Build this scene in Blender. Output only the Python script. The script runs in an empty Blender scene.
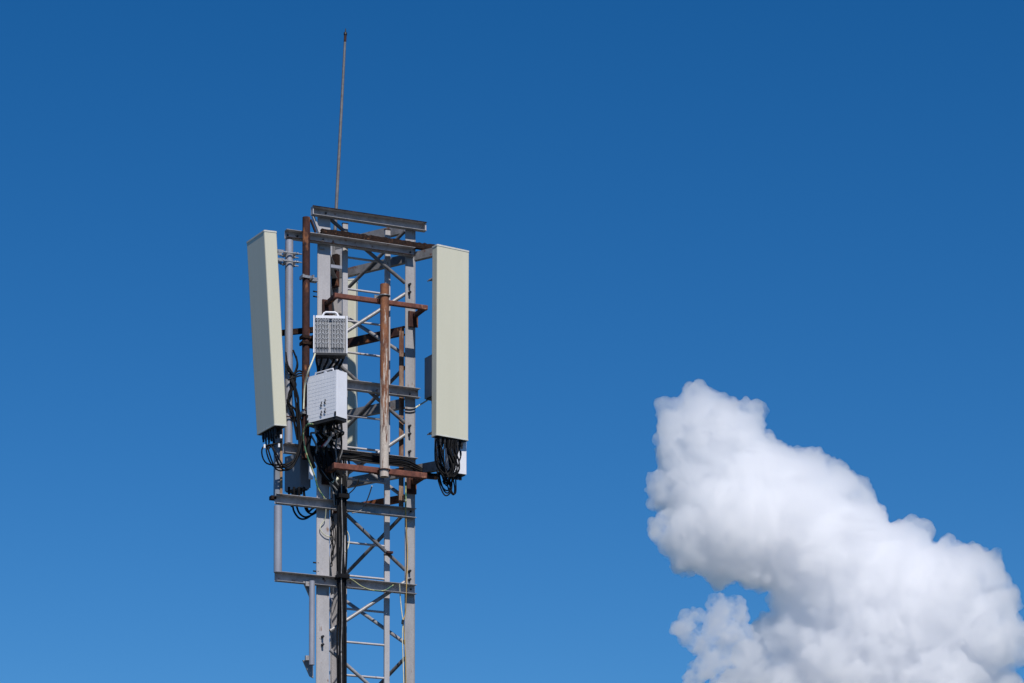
import bpy, math, random
from mathutils import Vector, Matrix
random.seed(7)
C = bpy.context.scene
R = math.radians

# ------------------------------------------------------------------ camera, sky, sun, exposure
FPX, PITCH, PPX, PPY = 3100.0, R(3), 512.0, 1127.5
EYE = Vector((0, 0, 1.6))
cam = bpy.data.cameras.new('camera'); camo = bpy.data.objects.new('camera', cam)
C.collection.objects.link(camo); C.camera = camo
camo.location = EYE; camo.rotation_euler = (math.pi/2 + PITCH, 0, 0)
cam.sensor_width = 36; cam.lens = FPX/1024*36
cam.shift_y = (PPY-341.5)/1024; cam.clip_start = .1; cam.clip_end = 30000

SUN_AZ, SUN_EL = 18, 51          # degrees to the right of the camera, behind it
w = bpy.data.worlds.new('World'); C.world = w; w.use_nodes = True
nt = w.node_tree; bg = nt.nodes['Background']
sky = nt.nodes.new('ShaderNodeTexSky'); sky.sky_type = 'NISHITA'; sky.sun_disc = False
sky.sun_elevation = R(SUN_EL); sky.sun_rotation = R(180-SUN_AZ)
sky.altitude = 0; sky.air_density = 1.0; sky.dust_density = 0.0; sky.ozone_density = 6.0
hs = nt.nodes.new('ShaderNodeHueSaturation'); hs.inputs['Saturation'].default_value = 1.215; hs.inputs['Value'].default_value = .633   # a polarising filter's deep blue
gm = nt.nodes.new('ShaderNodeGamma'); gm.inputs[1].default_value = 1.2; nt.links.new(sky.outputs[0], gm.inputs[0])
nt.links.new(gm.outputs[0], hs.inputs['Color']); mn = nt.nodes.new('ShaderNodeVectorMath'); mn.operation = 'MINIMUM'; mn.inputs[1].default_value = (1.0, 3.1, 6.6)   # caps the bright sky near the sun to lower its fill light
nt.links.new(hs.outputs[0], mn.inputs[0]); nt.links.new(mn.outputs[0], bg.inputs[0]); bg.inputs[1].default_value = .1
sl = bpy.data.lights.new('sun', 'SUN'); sl.energy = 5.0; sl.angle = R(.53); sl.color = (1, .95, .89)
so = bpy.data.objects.new('sun', sl); C.collection.objects.link(so)
SUNV = Vector((math.sin(R(SUN_AZ))*math.cos(R(SUN_EL)), -math.cos(R(SUN_AZ))*math.cos(R(SUN_EL)), math.sin(R(SUN_EL))))
so.rotation_euler = SUNV.to_track_quat('Z', 'Y').to_euler(); so.location = (10, -20, 40)
C.view_settings.view_transform = 'Standard'; C.view_settings.look = 'None'
C.view_settings.exposure = 0; C.view_settings.gamma = 1
C.render.engine = 'CYCLES'; cy = C.cycles
cy.use_denoising = True; cy.max_bounces = 72; cy.volume_bounces = 64; cy.transparent_max_bounces = 24; cy.diffuse_bounces = 4

# ------------------------------------------------------------------ helpers
def ray(px, py):
    f = Vector((0, math.cos(PITCH), math.sin(PITCH))); u = Vector((0, -math.sin(PITCH), math.cos(PITCH)))
    return f + Vector((1, 0, 0))*((px-PPX)/FPX) - u*((py-PPY)/FPX)
def on_plane(px, py, pt, n):
    d = ray(px, py); return EYE + d*((pt-EYE).dot(n)/d.dot(n))
def AT(px, py, Y): return on_plane(px, py, Vector((0, Y, 0)), Vector((0, 1, 0)))
A = R(23.5)                                            # the tower's front face is turned by this much
D = Vector((math.cos(A), math.sin(A), 0)); P = Vector((-math.sin(A), math.cos(A), 0)); Z = Vector((0, 0, 1))
O = AT(316.5, 580, 27.0); O.z = 0
def FP(px, py, v=0.0): return on_plane(px, py, O + P*v, P)
W = (FP(415, 590) - O).dot(D)
RC = O + D*W
BC = O + Vector((math.cos(A+R(60)), math.sin(A+R(60)), 0))*W - D*.03
DB = (BC-RC).normalized()                              # along the rear right face
NB = Vector((-DB.y, DB.x, 0))
if NB.dot(O-RC) > 0: NB = -NB                          # outward normal of the rear right face
DL = (BC-O).normalized(); NL = Vector((-DL.y, DL.x, 0))
if NL.dot(RC-O) > 0: NL = -NL
def BP(px, py, off=0.0): return on_plane(px, py, RC + NB*off, NB)
PXM = FPX/27.0

class MB:
    def __init__(s): s.v, s.f, s.sm = [], [], []
    def add(s, vs, fs, smooth=False):
        n = len(s.v); s.v += [Vector(x) for x in vs]
        for f in fs: s.f.append([i+n for i in f]); s.sm.append(smooth)
        return s
    def box(s, c, ax, hs):
        ax = [Vector(a) for a in ax]; vs = []
        for i in (-1, 1):
            for j in (-1, 1):
                for k in (-1, 1): vs.append(c + ax[0]*hs[0]*i + ax[1]*hs[1]*j + ax[2]*hs[2]*k)
        return s.add(vs, [(0,1,3,2),(4,6,7,5),(0,4,5,1),(2,3,7,6),(0,2,6,4),(1,5,7,3)])
    def extrude(s, p0, p1, prof, x, y=None, smooth=False, caps=True):
        # closed 2D profile swept from p0 to p1; x and y are its world axes
        z = (p1-p0).normalized(); x = Vector(x); x = (x - z*x.dot(z)).normalized()
        y = Vector(y) if y is not None else z.cross(x)
        y = (y - z*y.dot(z)).normalized(); n = len(prof)
        vs = [p0 + x*a + y*b for a, b in prof] + [p1 + x*a + y*b for a, b in prof]
        s.add(vs, [(i, (i+1) % n, n+(i+1) % n, n+i) for i in range(n)], smooth)
        if caps: s.add(vs, [tuple(range(n))[::-1], tuple(range(n, 2*n))])
        return s
    def tube(s, p0, p1, r, r1=None, n=14, caps=True):
        return s.path([p0, p1], [r, r if r1 is None else r1], n, caps)
    def path(s, pts, r, n=8, caps=True, smooth=True):
        rs = r if isinstance(r, (list, tuple)) else [r]*len(pts)
        rings = []; ref = None
        for i, p in enumerate(pts):
            t = (pts[min(i+1, len(pts)-1)] - pts[max(i-1, 0)]).normalized()
            if ref is None: ref = Vector((0, 0, 1)) if abs(t.z) < .9 else Vector((1, 0, 0))
            x = (ref - t*ref.dot(t)).normalized(); y = t.cross(x); ref = x
            rings += [p + x*(rs[i]*math.cos(2*math.pi*k/n)) + y*(rs[i]*math.sin(2*math.pi*k/n)) for k in range(n)]
        fs = [(i*n+k, i*n+(k+1) % n, (i+1)*n+(k+1) % n, (i+1)*n+k) for i in range(len(pts)-1) for k in range(n)]
        s.add(rings, fs, smooth)
        if caps:
            s.add(rings[:n], [tuple(range(n))[::-1]]); s.add(rings[-n:], [tuple(range(n))])
        return s
    def build(s, name, mat, parent=None, origin=None):
        base = parent_loc(parent) if parent else (origin or s.v[0])
        me = bpy.data.meshes.new(name)
        me.from_pydata([tuple(x-base) for x in s.v], [], s.f)
        for p, sm in zip(me.polygons, s.sm): p.use_smooth = sm
        me.materials.append(mat); me.validate(); me.update()
        import bmesh
        bm = bmesh.new(); bm.from_mesh(me); bmesh.ops.recalc_face_normals(bm, faces=bm.faces); bm.to_mesh(me); bm.free()
        o = bpy.data.objects.new(name, me); C.collection.objects.link(o)
        if parent: o.parent = parent
        else: o.location = base
        return o
def parent_loc(o):
    l = Vector((0, 0, 0))
    while o: l = l + o.location; o = o.parent
    return l
def tag(o, label, cat=None, group=None, kind=None):
    if label: o['label'] = label
    if cat: o['category'] = cat
    if group: o['group'] = group
    if kind: o['kind'] = kind
    return o
def thing(name, loc, label, cat, group=None):
    o = bpy.data.objects.new(name, None); C.collection.objects.link(o); o.location = loc
    o.empty_display_size = .1
    return tag(o, label, cat, group)
def smooth(pts, k=6):
    out = []; n = len(pts)
    for i in range(n-1):
        a, b, c, d = pts[max(i-1, 0)], pts[i], pts[i+1], pts[min(i+2, n-1)]
        for j in range(k):
            t = j/k
            out.append(.5*((2*b) + (c-a)*t + (2*a-5*b+4*c-d)*t*t + (3*b-a-3*c+d)*t**3))
    out.append(pts[-1]); return out
def channel(h, f, t=.004):           # C section: web at y = 0, flanges towards +y, height along x
    return [(-h/2, 0), (h/2, 0), (h/2, f), (h/2-t, f), (h/2-t, t), (-h/2+t, t), (-h/2+t, f), (-h/2, f)]
def angle(a, b, t=.008): return [(0, 0), (a, 0), (a, t), (t, t), (t, b), (0, b)]
def rrect(a, b, r, k=4):
    out = []
    for cx, cy, s in ((a/2-r, b/2-r, 0), (-a/2+r, b/2-r, 90), (-a/2+r, -b/2+r, 180), (a/2-r, -b/2+r, 270)):
        for i in range(k+1):
            t = R(s+90*i/k); out.append((cx+r*math.cos(t), cy+r*math.sin(t)))
    return out

# ------------------------------------------------------------------ materials
def mat(name, col, col2=None, rough=.5, metal=0, scale=30, thr=(.45, .6), bump=0, stretch=(1, 1, 1), fine=.06, spec=.5, third=None):
    m = bpy.data.materials.new(name); m.use_nodes = True; t = m.node_tree; b = t.nodes['Principled BSDF']
    N, L = t.nodes.new, t.links.new
    tc = N('ShaderNodeTexCoord'); mp = N('ShaderNodeMapping'); mp.inputs['Scale'].default_value = stretch
    L(tc.outputs['Object'], mp.inputs[0])
    n1 = N('ShaderNodeTexNoise'); n1.inputs['Scale'].default_value = scale; n1.inputs['Detail'].default_value = 6; n1.inputs['Roughness'].default_value = .65
    L(mp.outputs[0], n1.inputs['Vector'])
    rp = N('ShaderNodeMapRange'); rp.inputs[1].default_value, rp.inputs[2].default_value = thr; L(n1.outputs[0], rp.inputs[0])
    mx = N('ShaderNodeMix'); mx.data_type = 'RGBA'; L(rp.outputs[0], mx.inputs[0])
    mx.inputs[6].default_value = (*col, 1); mx.inputs[7].default_value = (*(col2 or col), 1)
    out = mx.outputs[2]
    if third:
        c3, sc3, th3 = third
        n3 = N('ShaderNodeTexNoise'); n3.inputs['Scale'].default_value = sc3; n3.inputs['Detail'].default_value = 5; L(mp.outputs[0], n3.inputs['Vector'])
        r3 = N('ShaderNodeMapRange'); r3.inputs[1].default_value, r3.inputs[2].default_value = th3; L(n3.outputs[0], r3.inputs[0])
        m3 = N('ShaderNodeMix'); m3.data_type = 'RGBA'; L(r3.outputs[0], m3.inputs[0]); L(out, m3.inputs[6]); m3.inputs[7].default_value = (*c3, 1); out = m3.outputs[2]
    n2 = N('ShaderNodeTexNoise'); n2.inputs['Scale'].default_value = 90; n2.inputs['Detail'].default_value = 4; L(tc.outputs['Object'], n2.inputs['Vector'])
    r2 = N('ShaderNodeMapRange'); r2.inputs[3].default_value, r2.inputs[4].default_value = 1-fine*2, 1+fine*2; r2.inputs[1].default_value, r2.inputs[2].default_value = .25, .75
    L(n2.outputs[0], r2.inputs[0])
    vm = N('ShaderNodeVectorMath'); vm.operation = 'SCALE'; L(out, vm.inputs[0]); L(r2.outputs[0], vm.inputs['Scale'])
    L(vm.outputs[0], b.inputs['Base Color'])
    b.inputs['Roughness'].default_value = rough; b.inputs['Metallic'].default_value = metal; b.inputs['Specular IOR Level'].default_value = spec
    if bump:
        bp = N('ShaderNodeBump'); bp.inputs['Strength'].default_value = bump; bp.inputs['Distance'].default_value = .004; L(n1.outputs[0], bp.inputs['Height']); L(bp.outputs[0], b.inputs['Normal'])
    return m
M = {}
RUST, RUSTD = (.062, .025, .020), (.026, .014, .014)
M['steel'] = mat('grey_painted_steel', (.40, .387, .395), (.33, .32, .325), .5, 0, 9, (.4, .7), 0, (1, 1, .35), .05, third=((.20, .11, .07), 26, (.66, .74)))
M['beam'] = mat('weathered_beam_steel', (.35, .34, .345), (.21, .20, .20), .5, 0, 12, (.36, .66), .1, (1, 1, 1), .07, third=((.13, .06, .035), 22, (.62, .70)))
M['brace'] = mat('galvanised_tube', (.30, .292, .295), (.19, .185, .185), .45, .1, 20, (.4, .65), 0, (1, 1, 1), .06, third=((.15, .08, .05), 30, (.66, .75)))
M['brace_dark'] = mat('dark_shaded_tube', (.16, .155, .158), (.10, .097, .098), .5, .1, 20, (.4, .65), 0, (1, 1, 1), .06, third=((.12, .06, .04), 30, (.62, .72)))  # shade put into the colour of the darker braces; also the rod's tone
M['beam_dark'] = mat('darker_beam_steel', (.19, .185, .187), (.12, .116, .116), .5, 0, 12, (.36, .66), .1, (1, 1, 1), .07, third=((.13, .06, .035), 22, (.60, .70)))  # beam steel in a darker tone, for the rear crossbeams
M['leg_dark'] = mat('darker_leg_steel', (.325, .317, .322), (.25, .244, .247), .5, 0, 9, (.38, .68), 0, (1, 1, .3), .05, third=((.17, .10, .07), 26, (.64, .73)))  # leg steel in a darker tone, for the right leg
M['rust_orange'] = mat('orange_rusty_steel', (.24, .085, .035), (.08, .03, .02), .8, 0, 12, (.38, .62), .3, (1, 1, 1), .1, .2)
M['galv'] = mat('galvanised_pipe', (.36, .36, .39), (.29, .29, .325), .38, .25, 14, (.35, .65), 0, (1, 1, .3), .04)
M['rust'] = mat('rusty_steel', RUST, RUSTD, .8, 0, 16, (.38, .62), .35, (1, 1, .4), .12, .2, third=((.27, .11, .05), 20, (.56, .70)))
M['rust_dark'] = mat('dark_corroded_steel', (.030, .017, .013), (.014, .010, .009), .9, 0, 40, (.4, .6), .6, (1, 1, 1), .2, .1, third=((.09, .042, .022), 45, (.6, .7)))
M['rust_red'] = mat('reddish_rusty_steel', (.17, .062, .042), (.085, .032, .024), .75, 0, 12, (.4, .62), .25, (1, 1, 1), .1, .25, third=((.36, .18, .11), 18, (.62, .74)))
M['pale'] = mat('pale_green_radome', (.555, .54, .43), (.53, .515, .40), .42, 0, 5, (.35, .65), 0, (1, 1, .05), .012, .4, ((.525, .515, .408), 45, (.48, .78)))
M['palecap'] = mat('pale_radome_cap', (.55, .55, .49), (.5, .5, .44), .5, 0, 20, (.4, .6))
M['white'] = mat('white_painted_casing', (.70, .71, .75), (.66, .67, .715), .45, 0, 8, (.4, .6), 0, (1, 1, 1), .02)
M['alu'] = mat('grey_cast_aluminium', (.43, .44, .46), (.37, .38, .40), .5, .1, 25, (.4, .6), 0, (1, 1, 1), .05)
M['dark_alu'] = mat('fin_base', (.27, .275, .29), (.23, .235, .25), .6, 0, 25)
M['grey_box'] = mat('slate_grey_casing', (.18, .20, .235), (.165, .185, .22), .5, 0, 8, (.4, .6), 0, (1, 1, 1), .03)
M['dark'] = mat('dark_grey_plastic', (.020, .021, .024), (.014, .015, .017), .5, 0, 20, spec=.25)
M['black'] = mat('black_cable_sheath', (.005, .005, .006), (.009, .009, .010), .55, 0, 25, (.4, .6), 0, (1, 1, 1), .05, .12)
M['greycable'] = mat('grey_cable_sheath', (.20, .195, .19), (.13, .13, .13), .5, 0, 30)
M['cream'] = mat('cream_cable_sheath', (.62, .60, .44), (.5, .5, .36), .5, 0, 20)
M['green'] = mat('green_yellow_earth_wire', (.40, .40, .20), (.06, .17, .09), .5, 0, 14, (.47, .5))
M['yellow'] = mat('yellow_cable_sheath', (.42, .27, .07), (.34, .23, .08), .5, 0, 12)
M['zinc'] = mat('zinc_plated_clamp', (.30, .305, .31), (.18, .18, .185), .4, .4, 40)
M['wood'] = mat('brown_weathered_strip', (.36, .22, .12), (.22, .13, .07), .8, 0, 20, (.4, .6), 0, (1, 1, .2), .1)
M['concrete'] = mat('concrete', (.36, .35, .33), (.28, .27, .26), .9, 0, 3)
M['tape'] = mat('white_marker_tape', (.75, .75, .75), None, .5)
M['red'] = mat('red_marker_tape', (.45, .03, .04), None, .5)
M['rust_pale'] = mat('pale_rusty_steel', (.27, .19, .14), (.12, .055, .035), .8, 0, 14, (.4, .6), .2, (1, 1, .3), .1, .2)
# rusty post whose paint survives towards its foot
def peeled():
    m = mat('peeled_rusty_pipe', (.10, .042, .028), (.26, .105, .048), .75, 0, 9, (.4, .6), .25, (1, 1, .4), .1, .25)
    t = m.node_tree; N, L = t.nodes.new, t.links.new
    vm = [n for n in t.nodes if n.type == 'VECT_MATH'][0]; src = vm.inputs[0].links[0].from_socket
    tc = [n for n in t.nodes if n.type == 'TEX_COORD'][0]
    sp = N('ShaderNodeSeparateXYZ'); L(tc.outputs['Object'], sp.inputs[0])
    mp = N('ShaderNodeMapping'); mp.inputs['Scale'].default_value = (1, 1, .10); L(tc.outputs['Object'], mp.inputs[0])
    n = N('ShaderNodeTexNoise'); n.inputs['Scale'].default_value = 48; n.inputs['Detail'].default_value = 7; n.inputs['Roughness'].default_value = .7; L(mp.outputs[0], n.inputs['Vector'])
    r = N('ShaderNodeMapRange'); r.inputs[1].default_value, r.inputs[2].default_value, r.inputs[3].default_value, r.inputs[4].default_value = .0, 1.65, .20, -.10; L(sp.outputs[2], r.inputs[0])
    a = N('ShaderNodeMath'); a.operation = 'ADD'; L(n.outputs[0], a.inputs[0]); L(r.outputs[0], a.inputs[1])
    q = N('ShaderNodeMapRange'); q.inputs[1].default_value, q.inputs[2].default_value = .53, .60; L(a.outputs[0], q.inputs[0])
    mx = N('ShaderNodeMix'); mx.data_type = 'RGBA'; L(q.outputs[0], mx.inputs[0]); L(src, mx.inputs[6]); mx.inputs[7].default_value = (.47, .41, .355, 1)
    L(mx.outputs[2], vm.inputs[0]); return m
M['peeled'] = peeled()

# ------------------------------------------------------------------ setting: ground
def ground():
    m = bpy.data.materials.new('dark_grass_ground'); m.use_nodes = True; t = m.node_tree; b = t.nodes['Principled BSDF']
    n = t.nodes.new('ShaderNodeTexNoise'); n.inputs['Scale'].default_value = .5; n.inputs['Detail'].default_value = 10
    tc = t.nodes.new('ShaderNodeTexCoord'); t.links.new(tc.outputs['Object'], n.inputs['Vector'])
    r = t.nodes.new('ShaderNodeValToRGB'); r.color_ramp.elements[0].position = .35; r.color_ramp.elements[1].position = .68
    r.color_ramp.elements[0].color = (.05, .06, .05, 1); r.color_ramp.elements[1].color = (.10, .11, .11, 1)
    t.links.new(n.outputs[0], r.inputs[0]); t.links.new(r.outputs[0], b.inputs['Base Color']); b.inputs['Roughness'].default_value = 1
    mb = MB(); S = 9000
    mb.add([(-S, -S, 0), (S, -S, 0), (S, S, 0), (-S, S, 0)], [(0, 1, 2, 3)])
    o = mb.build('ground', m, origin=Vector((0, 0, 0))); o['kind'] = 'structure'
ground()

# ------------------------------------------------------------------ lattice tower
ctr = (O+RC+BC)/3
tower = thing('lattice_tower', Vector((ctr.x, ctr.y, 0)), 'tall grey triangular steel lattice tower standing in front of the blue sky', 'tower')
pl = MB(); pl.box(Vector((ctr.x, ctr.y, .1)), (D, P, Z), (.9, .9, .1)); pl.build('base_plate', M['concrete'], tower)
FL, TH = .113, .009
ztop = {0: FP(322, 213).z, 1: FP(410, 226).z}
def leg(corner, d1, d2, n1, n2, zt, FL=FL, m='steel'):
    # bent angle leg: one flange in each of the two faces that meet at this corner
    mb = MB()
    for d, n in ((d1, n1), (d2, n2)):
        c = corner + d*(FL/2) - n*(TH/2)
        mb.box(Vector((c.x, c.y, zt/2+.1)), (d, n, Z), (FL/2, TH/2, zt/2-.1))
    return mb.build('leg', M[m], tower)
leg_a = leg(O, D, DL, -P, NL, ztop[0], .120); leg_b = leg(RC, -D, DB, -P, NB, ztop[1], .097, 'leg_dark'); leg(BC, -DB, -DL, NB, NL, ztop[1])
BH = .084
def beam(x0, y0, x1, y1, v=-.004, h=BH, f=.06, m='beam', name='crossbeam', parent=tower, label=None):
    # channel with its open side to the front; (x, y) is the middle of its height at each end
    p0, p1 = FP(x0, y0, v), FP(x1, y1, v); zc = (p0.z+p1.z)/2
    p0.z = p1.z = zc
    mb = MB(); mb.extrude(p0, p1, channel(h, f), Z, -P)
    o = mb.build(name, M[m], parent)
    if label: o['label'] = label
    return o, p0, p1
b_top, t0, t1 = beam(310.8, 213, 424.3, 227.3, h=.076)
b_2, s0, s1 = beam(284.6, 237, 413, 251.5, h=.076)
b_mid, m0, m1 = beam(318, 382, 418, 395)
b_low, l0, l1 = beam(283, 448, 415.5, 465)
b_505, c0, c1 = beam(274.5, 501, 414, 513)
b_580, e0, e1 = beam(274.5, 576.5, 414.5, 591)
mb = MB()                                                     # end stiffener of the top beam
mb.box(t1 - D*.006 - P*.027, (D, P, Z), (.006, .022, BH/2-.008)); mb.build('end_plate', M['steel'], tower); mb = MB(); mb.box(t0 + D*.006 - P*.027, (D, P, Z), (.004, .022, BH/2-.008))
mb.build('end_plate', M['steel'], tower)
# corroded bar lying on the second beam
zb = s0.z + .038 + .027
p0 = FP(321, 231, -.03); p1 = FP(434, 247, -.03); p0.z = p1.z = zb
mb = MB(); pts = []
n = 44
for i in range(n+1):
    p = p0.lerp(p1, i/n); j = lambda s: (random.random()-.5)*s
    for a, b in ((-.022, -.026), (.022, -.026), (.022, .026), (-.022, .026)):
        pts.append(p + P*(a+j(.006)) + Z*(b+j(.009)*(1 if b > 0 else .2)))
fs = [(i*4+k, i*4+(k+1) % 4, i*4+4+(k+1) % 4, i*4+4+k) for i in range(n) for k in range(4)] + [(0, 1, 2, 3), (n*4, n*4+1, n*4+2, n*4+3)]
mb.add(pts, fs); mb.build('corroded_bar', M['rust_dark'], tower)

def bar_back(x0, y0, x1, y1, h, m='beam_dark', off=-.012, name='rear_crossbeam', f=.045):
    p0, p1 = BP(x0, y0, off), BP(x1, y1, off); zc = (p0.z+p1.z)/2; p0.z = p1.z = zc
    mb = MB(); mb.extrude(p0, p1, channel(h, f), Z, NB); o = mb.build(name, M[m], tower); return p0, p1
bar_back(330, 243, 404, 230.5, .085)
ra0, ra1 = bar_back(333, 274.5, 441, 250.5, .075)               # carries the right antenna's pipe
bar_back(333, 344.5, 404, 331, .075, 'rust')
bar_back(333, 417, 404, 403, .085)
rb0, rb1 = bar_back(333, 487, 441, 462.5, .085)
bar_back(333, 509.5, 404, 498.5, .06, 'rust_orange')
# left face arms, run out past the rear leg for the rear antenna
for zz in (ra0.z-.02, rb0.z-.03):
    a = O + NL*.004 + Z*zz - DL*.0; b = BC + DL*.30 + NL*.004 + Z*zz
    MB().extrude(a - NL*.018, b - NL*.018, channel(.08, .045), Z, -NL).build('rear_crossbeam', M['beam'], tower)

def brace(fn, x0, y0, x1, y1, r=.0165, off=.02, m='brace'):
    a, b = fn(x0, y0, off), fn(x1, y1, off)
    MB().tube(a, b, r, n=12).build('brace', M[m], tower)
FRONT = [(330, 219, 405, 283), (405, 294, 330, 342), (330, 357, 405, 423), (405, 435, 330, 485), (330, 499, 405, 570), (405, 582, 330, 631), (330, 650, 405, 717)]
for i, q in enumerate(FRONT): brace(FP, *q, m='brace' if i % 2 or i > 4 else 'brace_dark')  # the darker tone stands in for shade on the falling braces
BACK = [(405, 231, 340, 296), (340, 313, 405, 355), (405, 367, 340, 434), (340, 450, 405, 498), (405, 513, 340, 580), (340, 597, 405, 643), (405, 658, 340, 726)]
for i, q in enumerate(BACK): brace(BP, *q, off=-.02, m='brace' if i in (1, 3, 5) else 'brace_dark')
# left face zigzag, and the same pattern carried down below the picture
zs = [FP(330, y, .02).z for y in (219, 288, 350, 428, 492, 575, 641)]
for i in range(6):
    a, b = (O, BC) if i % 2 == 0 else (BC, O)
    MB().tube(a + DL*(.02 if i % 2 == 0 else -.06) - NL*.02 + Z*zs[i], b - DL*(.06 if i % 2 == 0 else -.02) - NL*.02 + Z*zs[i+1], .0165, n=10).build('brace', M['brace'], tower)
zl = FP(405, 717, .02).z; step = (FP(330, 499, .02).z - FP(330, 650, .02).z)/2
k = 0
while zl - step > .3:
    for a, b, nn in ((O, RC, P), (RC, BC, -NB), (BC, O, -NL)):
        a, b = (a, b) if k % 2 else (b, a); u = (b-a).normalized()
        MB().tube(a + u*.1 + nn*.02 + Z*zl, b - u*.1 + nn*.02 + Z*(zl-step), .0165, n=10).build('brace', M['brace'], tower)
    zl -= step; k += 1
q_ = FP(389.5, 552.5, -.005); MB().box(q_, (D, P, Z), (.028, .02, .009)).build('clamp', M['rust'], tower)
q_ = FP(387, 555, -.005); MB().tube(q_ - D*.03, q_ + D*.03, .007, n=8).build('bolt', M['rust_dark'], tower)
# step bolts and splice bolts on the legs
def bolt(px, py, v=0, L=.03, r=.009, m='dark'):
    a = FP(px, py, v); mb = MB(); mb.tube(a, a - P*L, r*.7, n=8); mb.tube(a - P*.002, a - P*.014, r*1.5, n=6)
    mb.tube(a - P*(L-.004), a - P*(L+.006), r*1.2, n=6); mb.build('bolt', M[m], leg_a if px < 330 else leg_b)
for px, py in ((409, 285), (409, 293), (409, 426.5), (409, 434.5), (409, 452), (322, 637), (322, 645), (409, 571.5), (409, 580)): bolt(px, py)
for px, py in ((409.5, 394.5), (410.5, 511.5), (410.5, 589.5), (323, 240), (410, 252.5), (323, 579), (325.5, 213.5), (287.5, 235.5), (297, 236.5)): bolt(px, py, -.008, .010, .0055)
# bolt studs on the outer edge of the front left leg
for py in (292, 297, 563, 571.5):
    a = FP(318.5, py, .006); MB().tube(a, a - D*.05, .007, n=6).build('bolt', M['dark'], tower)
for p, q, zz_ in ((t0, t1, .036), (s0, s1, -.036)):           # rust along the lips of the two top beams
    MB().extrude(p - P*.0625 + Z*zz_ - D*.004, q - P*.0625 + Z*zz_, rrect(.007, .005, .001, 1), Z, P).build('rust_edge', M['rust_dark'], tower)
# knee gussets under the top beam
a = FP(311.5, 217, -.02); b = FP(317.5, 233, -.012)
MB().extrude(a, b, angle(.03, .03, .006), D, -P).build('gusset', M['steel'], tower)
MB().extrude(FP(309.5, 220, -.03), FP(314.5, 233, -.03), angle(.022, .022, .006), D, -P).build('gusset', M['rust'], tower)
# small outrigger pieces on the lower left
MB().box(FP(272.8, 498, .02), (D, P, Z), (.024, .03, .016)).build('end_stub', M['rust_dark'], tower)
for y in (584, 663):
    a = FP(305.5, y, -.004); b = FP(316, y+14, -.004)
    mb = MB(); v = [FP(303, y-3, -.02), FP(313, y-2, -.02), FP(313.5, y+15, -.02), FP(310, y+13, -.02)]
    vs = v + [x + P*.02 for x in v]; mb.add(vs, [(0,1,2,3),(4,5,6,7),(0,1,5,4),(1,2,6,5),(2,3,7,6),(3,0,4,7)])
    mb.build('gusset', M['brace'], tower)
# corroded flat bar behind the right leg
a, b = FP(401.5, 331, .06), FP(401.8, 508, .06); b = Vector((a.x, a.y, b.z))
MB().extrude(a, b, rrect(.045, .012, .003, 1), D, P).build('flat_bar', M['rust_pale'], tower)

# ------------------------------------------------------------------ ladder
la = FP(345, 224, .10); ra = FP(387.5, 230, .10)
lad = thing('climbing_ladder', Vector((la.x, la.y, .2)), 'narrow grey climbing ladder with round rungs running up inside the lattice tower', 'ladder')
for a in (la, ra):
    MB().extrude(Vector((a.x, a.y, .2)), Vector((a.x, a.y, la.z)), rrect(.05, .028, .004, 2), D, P).build('stringer', M['steel'], lad)
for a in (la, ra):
    MB().box(Vector((a.x, a.y, la.z+.002 if a is la else la.z+.002)) + Z*.0, (D, P, Z), (.027, .016, .004)).build('dark_top_plate', M['dark'], lad)  # dark plate added to darken each stringer's top
ys_ = [257+31.65*k for k in range(9)] + [542.2+33.2*k for k in range(6)]
zr = [FP(345, y, .10).z for y in ys_]; dz = zr[-2]-zr[-1]
while zr[-1] - dz > .4: zr.append(zr[-1]-dz)
for zz in zr:
    MB().tube(Vector((la.x, la.y, zz)) + D*.018, Vector((ra.x, ra.y, zz)) - D*.018, .0105, n=8).build('rung', M['steel'], lad)
for py in (267, 449):
    z = FP(336, py, .03).z; p = FP(336, py, .03); q = FP(346, py, .07)
    MB().box(Vector((p.x, p.y, z)), (D, P, Z), (.052, .012, .014)).build('bracket', M['galv'], lad)

# ------------------------------------------------------------------ pipes and rods
def pipe(px, y0, y1, v, r, m, label, name='mounting_pipe', px1=None, group=None, cap=True):
    a = FP(px, y0, v); b = FP(px, y1, v); b = Vector((a.x, a.y, b.z)) if px1 is None else FP(px1, y1, v)
    mb = MB(); mb.path([b, b.lerp(a, .5), a], r, 20, caps=False)
    mb.path([b, a], r*.86, 20, caps=False)
    n = 20
    for q in (a, b):                       # open rim
        x, y = D, P
        o_ = [q + x*r*math.cos(2*math.pi*i/n) + y*r*math.sin(2*math.pi*i/n) for i in range(n)]
        i_ = [q + x*r*.86*math.cos(2*math.pi*i/n) + y*r*.86*math.sin(2*math.pi*i/n) for i in range(n)]
        mb.add(o_+i_, [(i, (i+1) % n, n+(i+1) % n, n+i) for i in range(n)])
    o = mb.build(name, M[m], origin=b); tag(o, label, 'pipe', group); return o, a, b
p_left, pla, plb = pipe(289.2, 240.5, 443.5, -.035, .036, 'galv', 'bright galvanised vertical pipe just right of the left antenna')
p_rust, _, _ = pipe(306.3, 217.5, 459, -.105, .034, 'rust', 'tall dark brown rusty pipe standing left of the front left tower leg')
p_peel, _, _ = pipe(384.6, 284.5, 477, -.34, .0395, 'peeled', 'short rusty pipe with peeling pale paint clamped before the ladder')
p_l2, _, _ = pipe(278, 506, 572.5, -.033, .036, 'galv', 'grey pipe joining the outer left ends of the two lowest crossbeams')
p_l3, _, _ = pipe(312, 581, 665, -.075, .025, 'galv', 'slim grey pipe on brackets beside the lower front left leg')
for y in (584, 658):
    MB().box(FP(307.5, y, -.06), (D, P, Z), (.02, .012, .02)).build('bracket', M['beam'], p_l3)
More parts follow.
